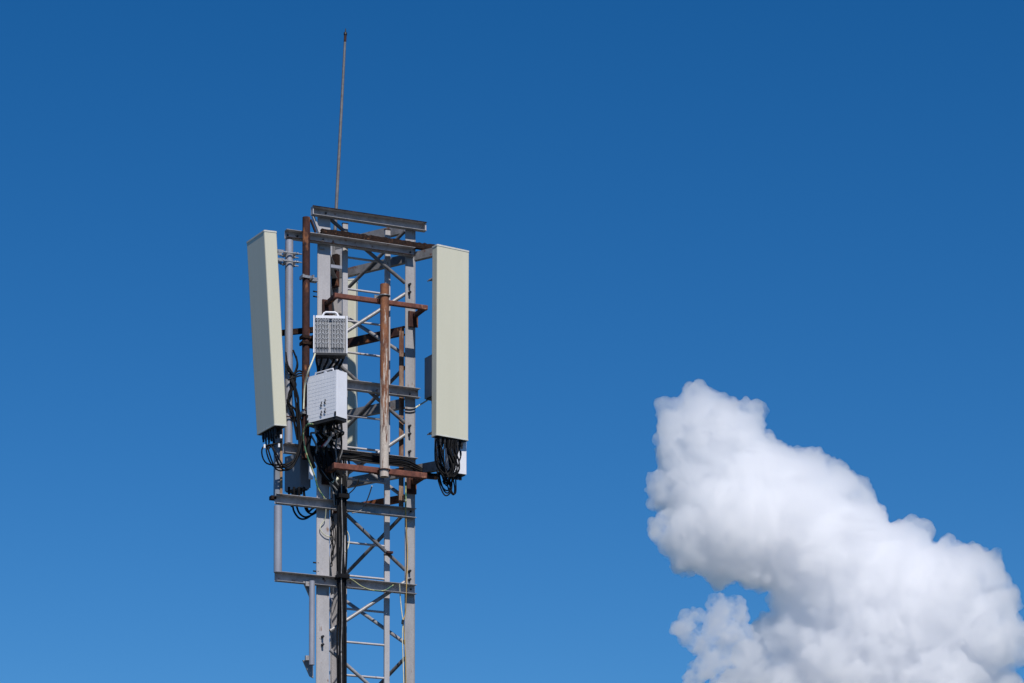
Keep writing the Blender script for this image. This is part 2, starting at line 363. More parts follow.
# square post with a brown strip, outer left
a, b = FP(278.3, 430, -.02), FP(278.3, 496.5, -.02); b = Vector((a.x, a.y, b.z))
post = MB().extrude(b, a, rrect(.07, .05, .004, 2), D, P).build('square_post', M['grey_box'], origin=b)
tag(post, 'dark grey square post with a brown strip under the left antenna', 'post')
MB().extrude(b + D*.018 - P*.03, a + D*.018 - P*.03, rrect(.022, .008, .002, 1), D, P).build('edge_strip', M['wood'], post)
# lightning rod
YB = BC.y - .02
ra_, rb_ = AT(345.4, 34, YB), AT(333.4, 262, YB)
rod = thing('lightning_rod', rb_, 'thin grey lightning rod rising high above the tower top', 'lightning rod')
MB().path([rb_, rb_.lerp(ra_, .5), ra_.lerp(rb_, .035)], [.017, .0145, .0115], 12).build('rod', M['brace_dark'], rod)
MB().path([ra_.lerp(rb_, .035), ra_], [.0125, .012], 12).build('rusty_top', M['rust'], rod)
u = (ra_-rb_).normalized()
MB().path([ra_ - u*.01, ra_ + u*.012, ra_ + u*.02, ra_ + u*.05], [.016, .016, .006, .004], 8).build('tip', M['dark'], rod)

# ------------------------------------------------------------------ rusty stand-off frames
def sqbar(a, b, s, m, name, parent, s2=None):
    up = Z if abs((b-a).normalized().z) < .9 else D
    return MB().extrude(a, b, rrect(s, s2 or s, .004, 2), up).build(name, M[m], parent)
def frame(xl, yl, xr, yr, v, s, label):
    a, b = FP(xl, yl, v), FP(xr, yr, v); z = (a.z+b.z)/2; a.z = b.z = z
    t = thing('standoff_frame', (a+b)/2, label, 'frame')
    sqbar(a, b, s, 'rust_red', 'front_bar', t)
    for e, dd in ((a, 1), (b, -1)):
        s_ = e + D*dd*s*.5 - P*(v) - P*.012
        sqbar(e + D*dd*s*.5 + P*s*.52, s_, s*.92, 'rust', 'side_arm', t)
        MB().box(s_ - P*.0 + D*dd*.01 - Z*.03, (D, P, Z), (.045, .0085, .07)).build('clamp_plate', M['rust'], t)
    return t, a, b
fr1, f1a, f1b = frame(334, 296.5, 427, 307, -.27, .040, 'reddish rusty stand-off frame above the finned radio unit')
fr2, f2a, f2b = frame(333, 464.5, 426, 477.5, -.27, .050, 'reddish rusty stand-off frame at the foot of the peeling pipe')
# rust bar running out to the right antenna's cables
a, b = FP(388, 473, -.12), FP(437, 478, -.12)
o = MB().extrude(a, b, rrect(.03, .03, .003, 1), Z).build('cable_support_bar', M['rust'], origin=a); tag(o, 'thin rusty bar running out under the right antenna cables', 'bar')

a, b = FP(281.5, 333, .06), FP(317, 329.5, .06)
o = MB().extrude(a, b, rrect(.05, .03, .003, 1), Z).build('cross_bar', M['rust_dark'], origin=a); tag(o, 'dark rusty bar crossing behind the galvanised pipe and the brown pipe', 'bar')
# U bolts and pipe clamps
def ubolt(c, r, parent, m='zinc', axis=P, span=D, plate=True):
    mb = MB(); pts = [c + axis*(r*.9+.06) + span*r]
    for i in range(9):
        t = math.pi*i/8; pts.append(c + span*(r*math.cos(t)) - axis*(r*math.sin(t)))
    pts.append(c + axis*(r*.9+.06) - span*r); mb.path(pts, .006, 8)
    for s in (-1, 1):
        q = c + axis*(r+.045) + span*r*s; mb.tube(q, q + axis*.014, .012, n=6)
    if plate: mb.box(c + axis*(r+.035), (span, axis, Z), (r+.02, .005, .025))
    return mb.build('u_bolt', M[m], parent)
for y in (296, 470):
    q = FP(384.6, y, -.34); ubolt(q, .046, p_peel, 'zinc' if y < 400 else 'rust')
for y, mm in ((278, 'zinc'), (338, 'rust_dark'), (344, 'rust_dark'), (414, 'zinc')):
    q = FP(306.3, y, -.105)
    mb = MB()
    mb.box(q + D*.06 + P*.03, (D, P, Z), (.05, .03, .016)); mb.box(q - P*.039, (D, P, Z), (.036, .004, .012)); mb.box(q + D*.045 - P*.01, (D, P, Z), (.008, .05, .016))
    mb.box(q - D*.045 - P*.01, (D, P, Z), (.008, .045, .014))
    mb.build('clamp', M[mm], p_rust)

# ------------------------------------------------------------------ panel antennas
def antenna(edge_px, top_y, bot_px, bot_y, Y, az, side, wd, dp, tilt, label, ports=6, edge=None):
    """edge: the vertical edge nearest the camera, between the front face and one side. side = +1: face runs left of it, -1: right"""
    n = Vector((math.sin(R(az)), -math.cos(R(az)), 0)); wdir = Vector((-n.y, n.x, 0))
    if (wdir.x > 0) == (side > 0): wdir = -wdir
    t = R(tilt)
    up = Z*math.cos(t) + n*math.sin(t); nn = n*math.cos(t) - Z*math.sin(t)
    et = AT(edge_px, top_y, Y); eb_ = AT(bot_px, bot_y, Y - n.y*math.tan(t)*(-1)*0); h = (et.z - eb_.z)/math.cos(t)
    top = et + wdir*(wd/2) - nn*(dp/2); bot = top - up*h
    an = thing('panel_antenna', bot, label, 'antenna')
    MB().extrude(bot + up*.012, top - up*.014, rrect(wd, dp, .012, 4), wdir, nn).build('radome', M['pale'], an)
    MB().extrude(top - up*.014, top, rrect(wd+.006, dp+.006, .014, 4), wdir, nn).build('top_cap', M['palecap'], an)
    MB().extrude(bot, bot + up*.012, rrect(wd+.004, dp+.004, .014, 4), wdir, nn).build('bottom_cap', M['palecap'], an)
    MB().extrude(bot - up*.004, bot, rrect(wd-.02, dp-.02, .008, 2), wdir, nn).build('connector_plate', M['dark'], an)
    plate = an.children[-1]; pts = []
    for i in range(ports):
        for j in (-1, 1):
            q = bot + wdir*(wd*.8*((i+.5)/ports-.5)) + nn*(dp*.22*j)
            mb = MB(); mb.tube(q - up*.004, q - up*.05, .012, n=10); mb.tube(q - up*.03, q - up*.075, .009, n=10); mb.build('connector', M['dark'], plate); pts.append(q - up*.075)
    return an, bot, top, wdir, nn, up, pts
nl = Vector((math.sin(R(-60)), -math.cos(R(-60)), 0))
YL = pla.y - .29
anL, botL, topL, wL, nL, uL, ptsL = antenna(264.2, 229.8, 275, 423.4, YL, -60, 1, .365, .122, 3.6, 'pale green panel antenna tilted outwards on the left of the tower')
YR = BP(440, 340).y - .26
anR, botR, topR, wR, nR, uR, ptsR = antenna(437.3, 244.0, 437.3, 434.8, YR, 33, -1, .335, .092, 0.3, 'pale green panel antenna upright on the right of the tower')
# rear antenna, seen from its back between legs and ladder
n3 = Vector((math.sin(R(172)), -math.cos(R(172)), 0)); Y3 = BC.y + .50
rt = AT(356, 280, Y3); rbm = AT(356, 449, Y3)
an3 = thing('panel_antenna', rbm, 'pale green panel antenna half hidden behind the tower and ladder', 'antenna')
w3 = Vector((-n3.y, n3.x, 0)); w3 = w3 if w3.x < 0 else -w3
tp = rt + w3*.16 + n3*.05; bt = Vector((tp.x, tp.y, rbm.z))
MB().extrude(bt, tp, rrect(.32, .11, .012, 4), w3, n3).build('radome', M['pale'], an3)
MB().extrude(tp, tp + Z*.012, rrect(.326, .116, .014, 4), w3, n3).build('top_cap', M['palecap'], an3)
MB().extrude(bt - Z*.006, bt, rrect(.30, .09, .008, 2), w3, n3).build('connector_plate', M['dark'], an3)
# poles and brackets of the right and rear antennas
q = BP(440, 250, -.06) ; q0 = BP(440, 462); cR = (botR+topR)/2
pr = Vector((cR.x, cR.y, 0)) - Vector((nR.x, nR.y, 0)).normalized()*.20
mb = MB(); za, zb_ = topR.z - .12, botR.z - .20
mb.tube(Vector((pr.x, pr.y, zb_)), Vector((pr.x, pr.y, za)), .036, n=18); o = mb.build('mounting_pipe', M['galv'], origin=Vector((pr.x, pr.y, zb_))); tag(o, 'galvanised pipe hidden behind the right antenna, its foot showing below', 'pipe')
pr3 = BC + DL*.27 + NL*(-.0)
mb = MB(); mb.tube(Vector((pr3.x, pr3.y, bt.z-.1)), Vector((pr3.x, pr3.y, tp.z-.02)), .034, n=18); o = mb.build('mounting_pipe', M['galv'], origin=Vector((pr3.x, pr3.y, bt.z-.1))); tag(o, 'galvanised pipe behind the tower carrying the half hidden rear antenna', 'pipe')
def tilt_bracket(an, bot, up, nn, wdir, hgt, pole, m='zinc'):
    a = bot + up*hgt - nn*.055; mb = MB()
    p = Vector((pole.x, pole.y, a.z)); d = (p-a); L = d.length; d = d.normalized()
    s = Z.cross(d).normalized()
    for k in (-1, 1):
        mb.box(a + d*(L*.35) + s*.035*k + Z*.01, (d, s, Z), (L*.36, .003, .013))
    mb.box(a, (wdir, up, nn), (.05, .028, .006))
    mb.box(p - d*.042, (d, s, Z), (.006, .05, .014)); mb.box(p + d*.042, (d, s, Z), (.006, .05, .014))
    for k in (-1, 1):
        mb.tube(p - d*.07 + s*.052*k, p + d*.10 + s*.052*k, .006, n=8); mb.tube(p + d*.053 + s*.052*k, p + d*.068 + s*.052*k, .012, n=6)
    mb.tube(a + d*(L*.4) - s*.06, a + d*(L*.4) + s*.06, .008, n=8)
    mb.build('tilt_bracket', M[m], an)
hL = (topL-botL).length
for hh in (hL-.13, hL-.205): tilt_bracket(anL, botL, uL, nL, wL, hh, pla)
tilt_bracket(anL, botL, uL, nL, wL, .12, pla, 'rust')
for hh in (hL-.22, .1): tilt_bracket(anR, botR, uR, nR, wR, hh, pr)

# ------------------------------------------------------------------ radio units
def unit_axes(az):
    n = Vector((math.sin(R(az)), -math.cos(R(az)), 0)); return n, Vector((-n.y, n.x, 0))   # normal, right-hand width axis (towards +x for small az)
# finned grey unit
n, wx = unit_axes(4)
p_tl = FP(313.3, 316.5, -.19); Yu = p_tl.y
tl, br = AT(313.4, 316.3, Yu), AT(347.4, 353.5, Yu)
cw, chh = (br.x-tl.x), (tl.z-br.z); c = Vector(((tl.x+br.x)/2, Yu, (tl.z+br.z)/2))
ru = thing('radio_unit', Vector((c.x, c.y, br.z)), 'grey finned radio unit with a carrying handle, above the white one', 'radio unit')
case = MB().box(c - n*.05, (wx, n, Z), (cw/2-.012, .05, chh/2-.006)).build('casing', M['dark_alu'], ru)
mb = MB()
for k in (-1, 1): mb.box(c + wx*(cw/2-.005)*k - n*.03, (wx, n, Z), (.005, .05, chh/2))
mb.box(c + Z*(chh/2-.013) + n*.012, (wx, n, Z), (cw/2-.022, .012, .012))
mb.build('side_rail', M['white'], ru)
mb = MB(); rows, z0 = 6, c.z - chh/2 + .045; rh = (chh-.085)/rows
for r_ in range(rows):
    zig = MB()
    for col in (-1, 1):
        for i in range(8):
            x = col*(.014 + (i+.3)*(cw/2-.04)/8)
            q = Vector((c.x, c.y, z0 + (r_+.5)*rh)) + wx*x
            mb.box(q + n*.014, (wx, n, Z), (.0022, .014, rh/2+.0005))
        xs = [col*(.010 + i*(cw/2-.034)/10) for i in range(11)]
        zt = z0 + (r_+1)*rh
        for i in range(10):                      # zigzag ridge closing the row
            a = Vector((c.x, c.y, zt + (.0095 if i % 2 else -.0095))) + wx*xs[i] + n*.0285
            b = Vector((c.x, c.y, zt + (-.0095 if i % 2 else .0095))) + wx*xs[i+1] + n*.0285
            zig.tube(a, b, .0024, n=5, caps=False)
    zig.build('zigzag_ridge', M['alu'], case)
mb.build('heat_sink', M['alu'], case)
hz = c.z + chh/2
pts = [Vector((c.x, c.y, z)) + wx*x - n*.02 for x, z in ((-.078, hz-.01), (-.055, hz+.034), (-.04, hz+.042), (.04, hz+.042), (.055, hz+.034), (.078, hz-.01))]
MB().path(pts, .009, 8).build('handle', M['white'], ru)
MB().box(c - Z*(chh/2+.008) - n*.04, (wx, n, Z), (cw/2-.02, .055, .010)).build('connector_plate', M['dark'], ru)
MB().box(c - n*.15, (wx, n, Z), (.05, .06, .08)).build('mounting_bracket', M['rust_dark'], ru)
# white unit
n, wx = unit_axes(-40)
q = FP(337, 392, -.52); et, eb = AT(336.8, 369.5, q.y), AT(336.6, 415.8, q.y)
ww, wdp, wh = .36, .135, et.z-eb.z
c = Vector((et.x, et.y, (et.z+eb.z)/2)) - wx*(ww/2) - n*(wdp/2)
rw = thing('radio_unit', c - Z*wh/2, 'white boxy radio unit on the rusty pipe, below the finned one', 'radio unit')
case = MB().extrude(c - Z*wh/2, c + Z*(wh/2), rrect(ww, wdp, .006, 2), wx, n).build('casing', M['white'], rw)
mb = MB()
for i in range(9):
    for j in range(11):
        x = -ww/2 + .018 + (i+.5)*(ww-.036)/9; z = -wh/2 + .03 + (j+.5)*(wh-.06)/11
        mb.box(c + wx*x + Z*z + n*(wdp/2), (wx, n, Z), ((ww-.036)/18-.0012, .0009, (wh-.06)/22-.0014))
mb.build('cover_grid', M['white'], case)
mb = MB()
for x, z in ((.0, -.075), (.045, -.06), (.0, -.155), (.045, -.14)):
    for dx, dzz, hx, hz_ in ((.004, .016, .004, .011), (-.005, -.002, .005, .005), (.003, -.012, .008, .004)):
        mb.box(c + wx*(x+dx) + Z*(z+dzz) + n*(wdp/2+.008), (wx, n, Z), (hx, .002, hz_))
for x, z in ((-ww/2+.012, -wh/2+.06), (-ww/2+.016, -wh/2+.012), (ww/2-.014, -wh/2+.014), (ww/2-.014, -wh/2+.03)):
    mb.box(c + wx*x + Z*z + n*(wdp/2+.004), (wx, n, Z), (.008, .004, .010))
mb.build('vent_mark', M['dark'], case)
mb = MB(); ht = c.z + wh/2
for s in (-.035, .035):
    pts = [Vector((c.x, c.y, z)) + wx*x + n*s for x, z in ((-.11, ht), (-.105, ht+.03), (.105, ht+.03), (.11, ht))]
    mb.path(pts, .006, 6)
mb.box(Vector((c.x, c.y, ht+.014)) + wx*.0, (wx, n, Z), (.006, .035, .014))
mb.build('top_rail', M['white'], rw)
MB().box(c - Z*(wh/2+.014), (wx, n, Z), (ww/2-.006, wdp/2-.004, .014)).build('connector_plate', M['dark'], rw)
cW, nW, wW = c.copy(), n.copy(), wx.copy()
mb = MB(); mb.box(c - wx*(ww/2+.04) - Z*(wh*.28) - n*.03, (wx, n, Z), (.05, .03, .035)); mb.tube(c - wx*(ww/2+.0) - Z*(wh*.26), c - wx*(ww/2+.12) - Z*(wh*.24), .02, n=10)
mb.build('mounting_bracket', M['zinc'], rw)
for y_ in (384, 409):
    a = FP(306.3, y_, -.15); b = Vector((c.x, c.y, a.z)) - n*(wdp/2); sqbar(a, b, .03, 'zinc', 'mounting_arm', rw)
# slate units
def unit(et, eb, az, ww, wdp, label, m, right_side=True, nubs=4):
    n, wx = unit_axes(az); h = et.z-eb.z
    c = Vector((et.x, et.y, (et.z+eb.z)/2)) + (-wx if right_side else wx)*(ww/2) - n*(wdp/2)
    t = thing('radio_unit', c - Z*h/2, label, 'radio unit')
    MB().extrude(c - Z*h/2, c + Z*h/2, rrect(ww, wdp, .008, 3), wx, n).build('casing', M[m], t)
    mb = MB()
    for i in range(7): mb.box(c + wx*(ww*.42*(i/3-1)) - n*(wdp/2+.012), (wx, n, Z), (.003, .012, h*.44))
    mb.build('heat_sink', M[m], t)
    for i in range(nubs):
        q = c + wx*(ww*.7*((i+.5)/nubs-.5)) - Z*(h/2); MB().tube(q, q - Z*.045, .013, n=10).build('connector', M['dark'], t)
    MB().box(c - Z*(h/2+.004) , (wx, n, Z), (ww*.44, wdp*.4, .006)).build('connector_plate', M['dark'], t)
    return t, c, n, wx, h
ys = FP(300.3, 470, .06).y
u3 = unit(AT(300.3, 452.5, ys), AT(300.3, 487, ys), -45, .215, .11, 'slate grey radio unit standing above the beam under the left antenna', 'grey_box')
ys = pr.y + .05
u4 = unit(AT(436, 352, ys-.05), AT(436, 393, ys-.05), -60, .22, .12, 'dark slate radio unit peeking out behind the right antenna', 'grey_box')
ys = pr.y - .05
u5 = unit(AT(466.8, 441, ys), AT(466.8, 474.5, ys), 30, .17, .09, 'white radio unit under the right antenna, half covered by black cables', 'white')

# small junction boxes on the inner rear leg
for (x0, y0, x1, y1, m_, lab) in ((331.5, 256, 338.5, 265.5, 'rust_dark', 'dark brown junction box above the pale bracket near the tower top'), (331.8, 272.5, 338, 286, 'rust', 'rusty junction box below the pale bracket near the tower top')):
    a, b = BP(x0, y0, -.05), BP(x1, y1, -.05); c_ = (a+b)/2
    t = thing('junction_box', c_ - Z*abs(a.z-b.z)/2, lab, 'junction box'); hx = abs((a-b).dot(DB))/2
    MB().extrude(c_ - Z*abs(a.z-b.z)/2, c_ + Z*abs(a.z-b.z)/2, rrect(hx*2, .05, .006, 2), DB, NB).build('casing', M[m_], t)
    MB().box(c_ - NB*.028, (DB, NB, Z), (hx*.8, .003, abs(a.z-b.z)*.38)).build('cover', M['rust_dark'], t)

# ------------------------------------------------------------------ cables
def cable(pts, r, m, label, group=None, wob=0.0, name='cable', k=6, cat='cable'):
    """pts: (pixel x, pixel y, depth v from the front face) or world points"""
    P3 = [p if isinstance(p, Vector) else FP(*p) for p in pts]
    if wob: P3 = [P3[0]] + [p + Vector((random.uniform(-1, 1), random.uniform(-1, 1), random.uniform(-1, 1)))*wob for p in P3[1:-1]] + [P3[-1]]
    o = MB().path(smooth(P3, k), r, 8).build(name, M[m], origin=P3[0]); tag(o, label, cat, group); return o
G = 'black jumper cables hanging from the left antenna'
LB = 'black jumper cable looping down below the left antenna and back up'
low = [(268, 463), (272, 466), (277, 468), (281, 469.5), (284, 468), (280, 464.5)]
for i, (lx, ly) in enumerate(low):
    s = ptsL[(i*3) % len(ptsL)] if i < 4 else ptsL[(i*5+2) % len(ptsL)]
    px0 = 263 + i*2.2
    top = [(300, 436), (301, 433), (299.5, 440), (302, 430), (300.5, 437), (298.5, 434), (303, 438), (297.5, 431)][i]
    cable([s, s - Z*.06, (px0+.5, 447 + i % 3, -.16), (lx, ly, -.15), (289+i*.6, ly-.5-i % 2, -.14), (298.5, 452+i % 3, -.13), (top[0], top[1], -.12), (299+i*.3-2, 415-i*2, -.12), (296+i*.4-1, 396, -.12), (294-i*.3, 385-i, -.11), (290.5, 374+i*2, -.09)], .007, 'black', LB, G, .012)
G = 'black cables tied along the galvanised left pipe'
LB = 'black cable curling around the galvanised pipe beside the left antenna'
for i in range(7):
    o = i*.7
    cable([(286+o*.5, 352+i*3, -.09), (288+o, 368+i, -.10), (293.5+o*.3, 376, -.10), (296-o, 384, -.10), (290-o*.2, 392+i, -.10), (287.5+o*.3, 402, -.10), (291+o, 412, -.10), (295+o*.5, 421+i, -.10), (297+o, 440, -.11)], .0055, 'black', LB, G, .014)
for i, (x, y) in enumerate(((293, 350), (296, 356))):
    cable([(x, y, -.08), (297.5, 362+i*3, -.09), (296, 371, -.09), (292, 377, -.10), (288, 380, -.10)], .008, 'black', LB, G, .006)
G = 'black cables arching from the left pipe to the rusty pipe'
LB = 'black cable arching from the galvanised pipe over to the rusty pipe'
for i in range(3): cable([(291, 381-i, -.10), (295, 374+i*1.5, -.11), (299, 371+i*2.6, -.11), (303, 372+i*2.2, -.10), (308, 373.5+i*2.4, -.08)], .0075, 'black', LB, G, .004)
# tails from the finned unit to below
G = 'black tails hanging from the finned radio unit'
for i in range(6):
    x = 317 + i*5.2; e = 316 + i*4.6
    cable([(x, 353.5, -.15), (x+random.uniform(-1, 1), 360, -.13), (e+random.uniform(-2, 2), 372, -.09), (e, 395, -.08), (e+random.uniform(-3, 3), 430, -.08)], .010, 'black', 'black tail hanging from the finned radio unit down behind the white one', G, .004)
G = 'cables hanging below the white radio unit'
for i in range(14):
    x = 313 + i*2.4; e = 316 + (i*5) % 30; m_ = 'black' if i % 5 else 'greycable'
    p = cW - Z*(wh/2+.02) + wW*(-.12+.018*i) + nW*random.uniform(-.03, .03)
    lab = 'black cable dropping from under the white radio unit' if m_ == 'black' else 'grey cable dropping from under the white radio unit'
    cable([p, p - Z*.06, (x+random.uniform(-2, 2), 434, -.14), (e, 447, -.12), (e+random.uniform(-3, 4), 460, -.11), (e*.4+199+random.uniform(-3, 3), 476, -.10), (338.5+i*.6, 492, -.085)], .009, m_, lab, G, .006)
G = 'black cables crossing from the pipes to the trunk'
for i in range(9):
    cable([(300+i, 436+i, -.11), (306+i, 450+i % 4*2, -.10), (316+i*1.5, 455+(i*7) % 9, -.10), (330, 459+(i*5) % 9, -.09), (341, 470+i, -.09), (338+i*1.1, 492, -.085)], .0095, 'black', 'black cable crossing from the left pipes to the main trunk', G, .008)
G = 'black cables lying along the fourth crossbeam'
for i in range(4):
    cable([(325, 452+i*1.6, -.07-.004*i), (345, 452+i*1.7, -.075), (365, 455.5+i*1.5, -.075), (385, 457.5+i*1.7, -.075), (404, 460.5+i*1.4, -.07), (418, 466+i, -.07), (430, 474+i*.5, -.10), (441, 474, -.15)], .0085, 'black', 'black cable lying along the fourth crossbeam towards the right antenna', G, .008)
# main trunk
G = 'main trunk of black cables down the tower'
for i in range(8):
    x = 337.9 + i*1.1 + random.uniform(-.25, .25); v = -.085 - (i % 3)*.018
    a = FP(x, 490, v); m_ = 'black'
    pts = [(x+random.uniform(-1, 1), 476, v+.02), (x, 492, v), (x+random.uniform(-1, 1), 512, v), (x+random.uniform(-1.2, 1.2), 545, v), (x-.2, 577, v), (x+random.uniform(-.8, .8), 600, v), (x+random.uniform(-.8, .8), 640, v), (x, 690, v), (x, 800, v), (x, 1000, v), (x, 1250, v)]
    cable(pts, (.0085, .0105, .0065, .009)[i % 4], m_, 'black feeder cable running straight down inside the main trunk', G, .0)
for i, x in enumerate((341.6,)):
    cable([(x, 478, -.125), (x, 500, -.14), (x+.9, 540, -.14), (x-.3, 577, -.14), (x+.4, 620, -.14), (x-.4, 650, -.14), (x, 690, -.14), (x, 1000, -.14), (x, 1250, -.14)], .005, 'greycable', 'thin grey cable on the face of the black cable trunk')
for y in (497, 577):
    c_ = FP(342.2, y, -.105); t = MB().box(c_, (D, P, Z), (.05, .055, .018)).build('cable_clamp', M['black'], origin=c_)
    tag(t, 'black clamp holding the cable trunk on the %s crossbeam' % ('upper of the two lowest' if y < 520 else 'lowest'), 'clamp')
    mb = MB()
    for s in (-1, 0, 1): mb.tube(c_ + D*.045*s + Z*.015, c_ + D*.045*s + Z*.045, .010, n=6)
    mb.build('bolt', M['dark'], t)
G = 'cables hanging before the rear leg above the lowest beams'
for i in range(10):
    x = 329 + i*2.1
    m_ = ('greycable', 'black', 'greycable', 'black')[i % 4]
    cable([(x+random.uniform(-2, 2), 455, -.03), (x+random.uniform(-2, 2), 468, -.04), (x+random.uniform(-1.5, 1.5), 480, -.05), (x*.55+152, 492, -.06), (x*.5+170, 505, -.06)], .008, m_, ('grey' if m_ == 'greycable' else 'black')+' cable hanging among others before the rear leg', G, .006)
# dark clutter along the rear leg, y 500-570
rc = random.Random(4)
for i in range(7):
    x0 = 330.5+rc.uniform(0, 5); y = 508 + i*5 + rc.uniform(-4, 4)
    pts = [(x0, y, .02)]
    for k in range(4): pts.append((min(336.5, max(330, x0+rc.uniform(-2.5, 3))), y+6+k*rc.uniform(6, 9), rc.uniform(-.03, .02)))
    cable(pts, .0045, 'black', 'short dark cable on the rear leg left of the trunk', 'dark cables on the rear leg')
# loops under the beam, lower left
G = 'black cable loops hanging under the beam at lower left'
for i, pts in enumerate(([(292.5, 503, .05), (294, 511, .05), (299, 518, .05), (306, 518.5, .05), (314, 513, .05), (318, 508, .05)], [(296, 503, .05), (298.5, 512, .05), (304, 517, .05), (310, 516, .05), (317, 512, .05)], [(304, 503, .05), (306, 510, .05), (311, 514, .05), (316, 512, .05)], [(305.5, 503, .05), (308.5, 511, .05), (312, 509, .05), (316, 507, .05)])):
    cable(pts, .0085, 'black', 'black cable loop hanging under the crossbeam at lower left', G, .002)
for i in range(4):
    x = 289 + i*5; cable([(x, 487, .03), (x, 493, .03), (x+1, 500, .04), (x+3, 507, .05)], .011, 'black', 'black tail from the slate grey radio unit', 'tails of the slate unit')
# right antenna: feeder tails, bundle and loops
G = 'black cables bunched under the right antenna'
LBR = 'black cable bunched among others under the right antenna'
for i, s in enumerate(ptsR):
    if i % 3 == 2: continue
    t = i/len(ptsR); v = -.16
    e = AT(440+(i*7) % 15, 470+(i*5) % 12, s.y-.02)
    mid = (s - Z*(.10+.03*(i % 3))).lerp(e, .45)
    b_ = AT(437+(i*5) % 13, 461+(i*3) % 13, s.y+.05)
    cable([s, s - Z*.05, mid, e, AT(446+(i*3) % 9, 477+(i*4) % 9, s.y), b_], .0065, 'black', LBR, G, .02)
for i in range(5):
    yy = botR.y - .02
    cable([AT(436+i*1.1, 439+i % 3, yy), AT(435.5+i*1.4, 452, yy), AT(437+i*1.5, 466, yy), AT(444+i, 474+i % 4, yy), AT(452+i*.6, 470-i, yy), AT(456-i*.6, 455, yy-.02), AT(456-i*.6, 441, yy)], .0065, 'black', LBR, G, .025)
for i in range(7):
    yy = botR.y - .05
    cable([AT(448+i*1.5, 440, yy), AT(449+i*1.1, 450+i % 2, yy), AT(450+i*1.3, 461, yy), AT(451+i*1.3, 470, yy), AT(448+i, 477, yy)], .0075, 'black', LBR, G, .016)
G = 'black cable loops drooping lowest under the right antenna'
for i, pts in enumerate(([(437, 470), (438.5, 482), (443, 493), (447.5, 495.5), (451, 490), (452, 480)], [(439, 468), (440, 480), (444, 491), (448, 493), (450.5, 486), (449, 476)], [(448, 474), (449.5, 486), (452.5, 493.5), (455.5, 492), (456, 482), (455, 472)], [(441, 466), (443, 479), (448, 484), (453, 480), (456, 470)], [(438, 472), (441, 484), (446, 490.5), (450, 488), (453, 475)], [(446, 474), (448, 487), (453, 494.5), (454.5, 487), (452, 474)])):
    cable([AT(x, y, botR.y-.0+i*.01) for x, y in pts], .0065, 'black', 'black cable loop drooping lowest below the right antenna', G, .004)
# pale wires
cable([(315.2, 353.5, -.26), (312.5, 361, -.27), (308.5, 371, -.27), (305, 384, -.20), (304, 398, -.17), (303.6, 409, -.17)], .0075, 'cream', 'cream cable running down the rusty pipe from the finned unit')
cable([cW - Z*(wh/2+.01) - wW*.13, (309, 424, -.30), (305.5, 427, -.22), (303.7, 432, -.18), (304, 442, -.17), (306.5, 454, -.17), (311, 466, -.15), (315, 477, -.13), (318, 488, -.10), (325, 499, -.075)], .0068, 'green', 'yellow and green earth wire curving down from the white radio unit')
cable([(309.5, 436, -.15), (308, 450, -.15), (311, 460, -.15), (314, 468, -.13)], .02, 'black', 'thick black conduit curving down beside the yellow green earth wire')
cable([(326, 509, -.06), (325, 519, -.03), (321, 525, -.02), (320.5, 530, -.02), (325, 535, -.02), (331, 537, -.02)], .0042, 'cream', 'thin cream wire looping on the front left leg under the beam')
cable([(372, 486, -.30), (368, 498, -.12), (364, 506, -.07), (360, 511, -.06), (352, 513, -.05)], .0055, 'greycable', 'thin grey wire slanting from the lower rusty frame to the beam')
cable([(359, 479, .0), (356, 486, .0), (352, 491, -.0), (347, 495, -.05)], .0055, 'black', 'thin black wire slanting to the trunk below the lower rusty frame')
cable([(349, 578, -.10), (354, 581, -.07), (362, 586.5, -.065), (372, 590, -.062), (384, 590.5, -.062), (391, 586.5, -.06), (396, 583, -.03)], .0045, 'green', 'yellow green wire sagging across the lowest crossbeam')
cable([(345, 528, -.09), (348, 533, -.08), (349.3, 540, -.08), (347.5, 549, -.09), (345, 552, -.10)], .005, 'cream', 'thin cream wire bowing out right of the trunk')
cable([(405.3, 482, -.03), (405.5, 505, -.065), (406.5, 530, -.03), (407.5, 556, -.03), (406.5, 585, -.065), (405.5, 612, -.03), (403.5, 622, -.03), (404.8, 645, -.03), (406, 690, -.03), (406, 900, -.03)], .0048, 'yellow', 'yellow cable running down the lower right leg')
cable([(405.6, 482, -.07), (405.8, 500, -.07), (405.4, 515, -.05)], .007, 'green', 'green yellow wire on the right leg between the two rusty bars')
cable([(399.5, 584, -.064), (400.5, 600, -.03), (402, 614, -.03), (403, 622, -.03), (402.5, 640, -.03), (404, 690, -.03)], .005, 'cream', 'pale thin wire hanging left of the yellow cable')
cable([(427, 400.5, .1), (423, 403, .05), (418, 406, -.01), (415.5, 408, -.02)], .0075, 'cream', 'short pale cable from the right leg to the dark slate unit')
for y in (409, 412):
    cable([(404, y-.3, -.006), (410, y+.4, -.006), (415.5, y-.6, -.006)], .004, 'dark', 'black cable tie round the right leg', 'cable ties round the right leg', name='cable_tie', cat='cable tie')
cable([(403, 620, -.035), (402.6, 624, -.037)], .012, 'dark', 'black connector joining the pale and yellow wires', name='cable_joint')
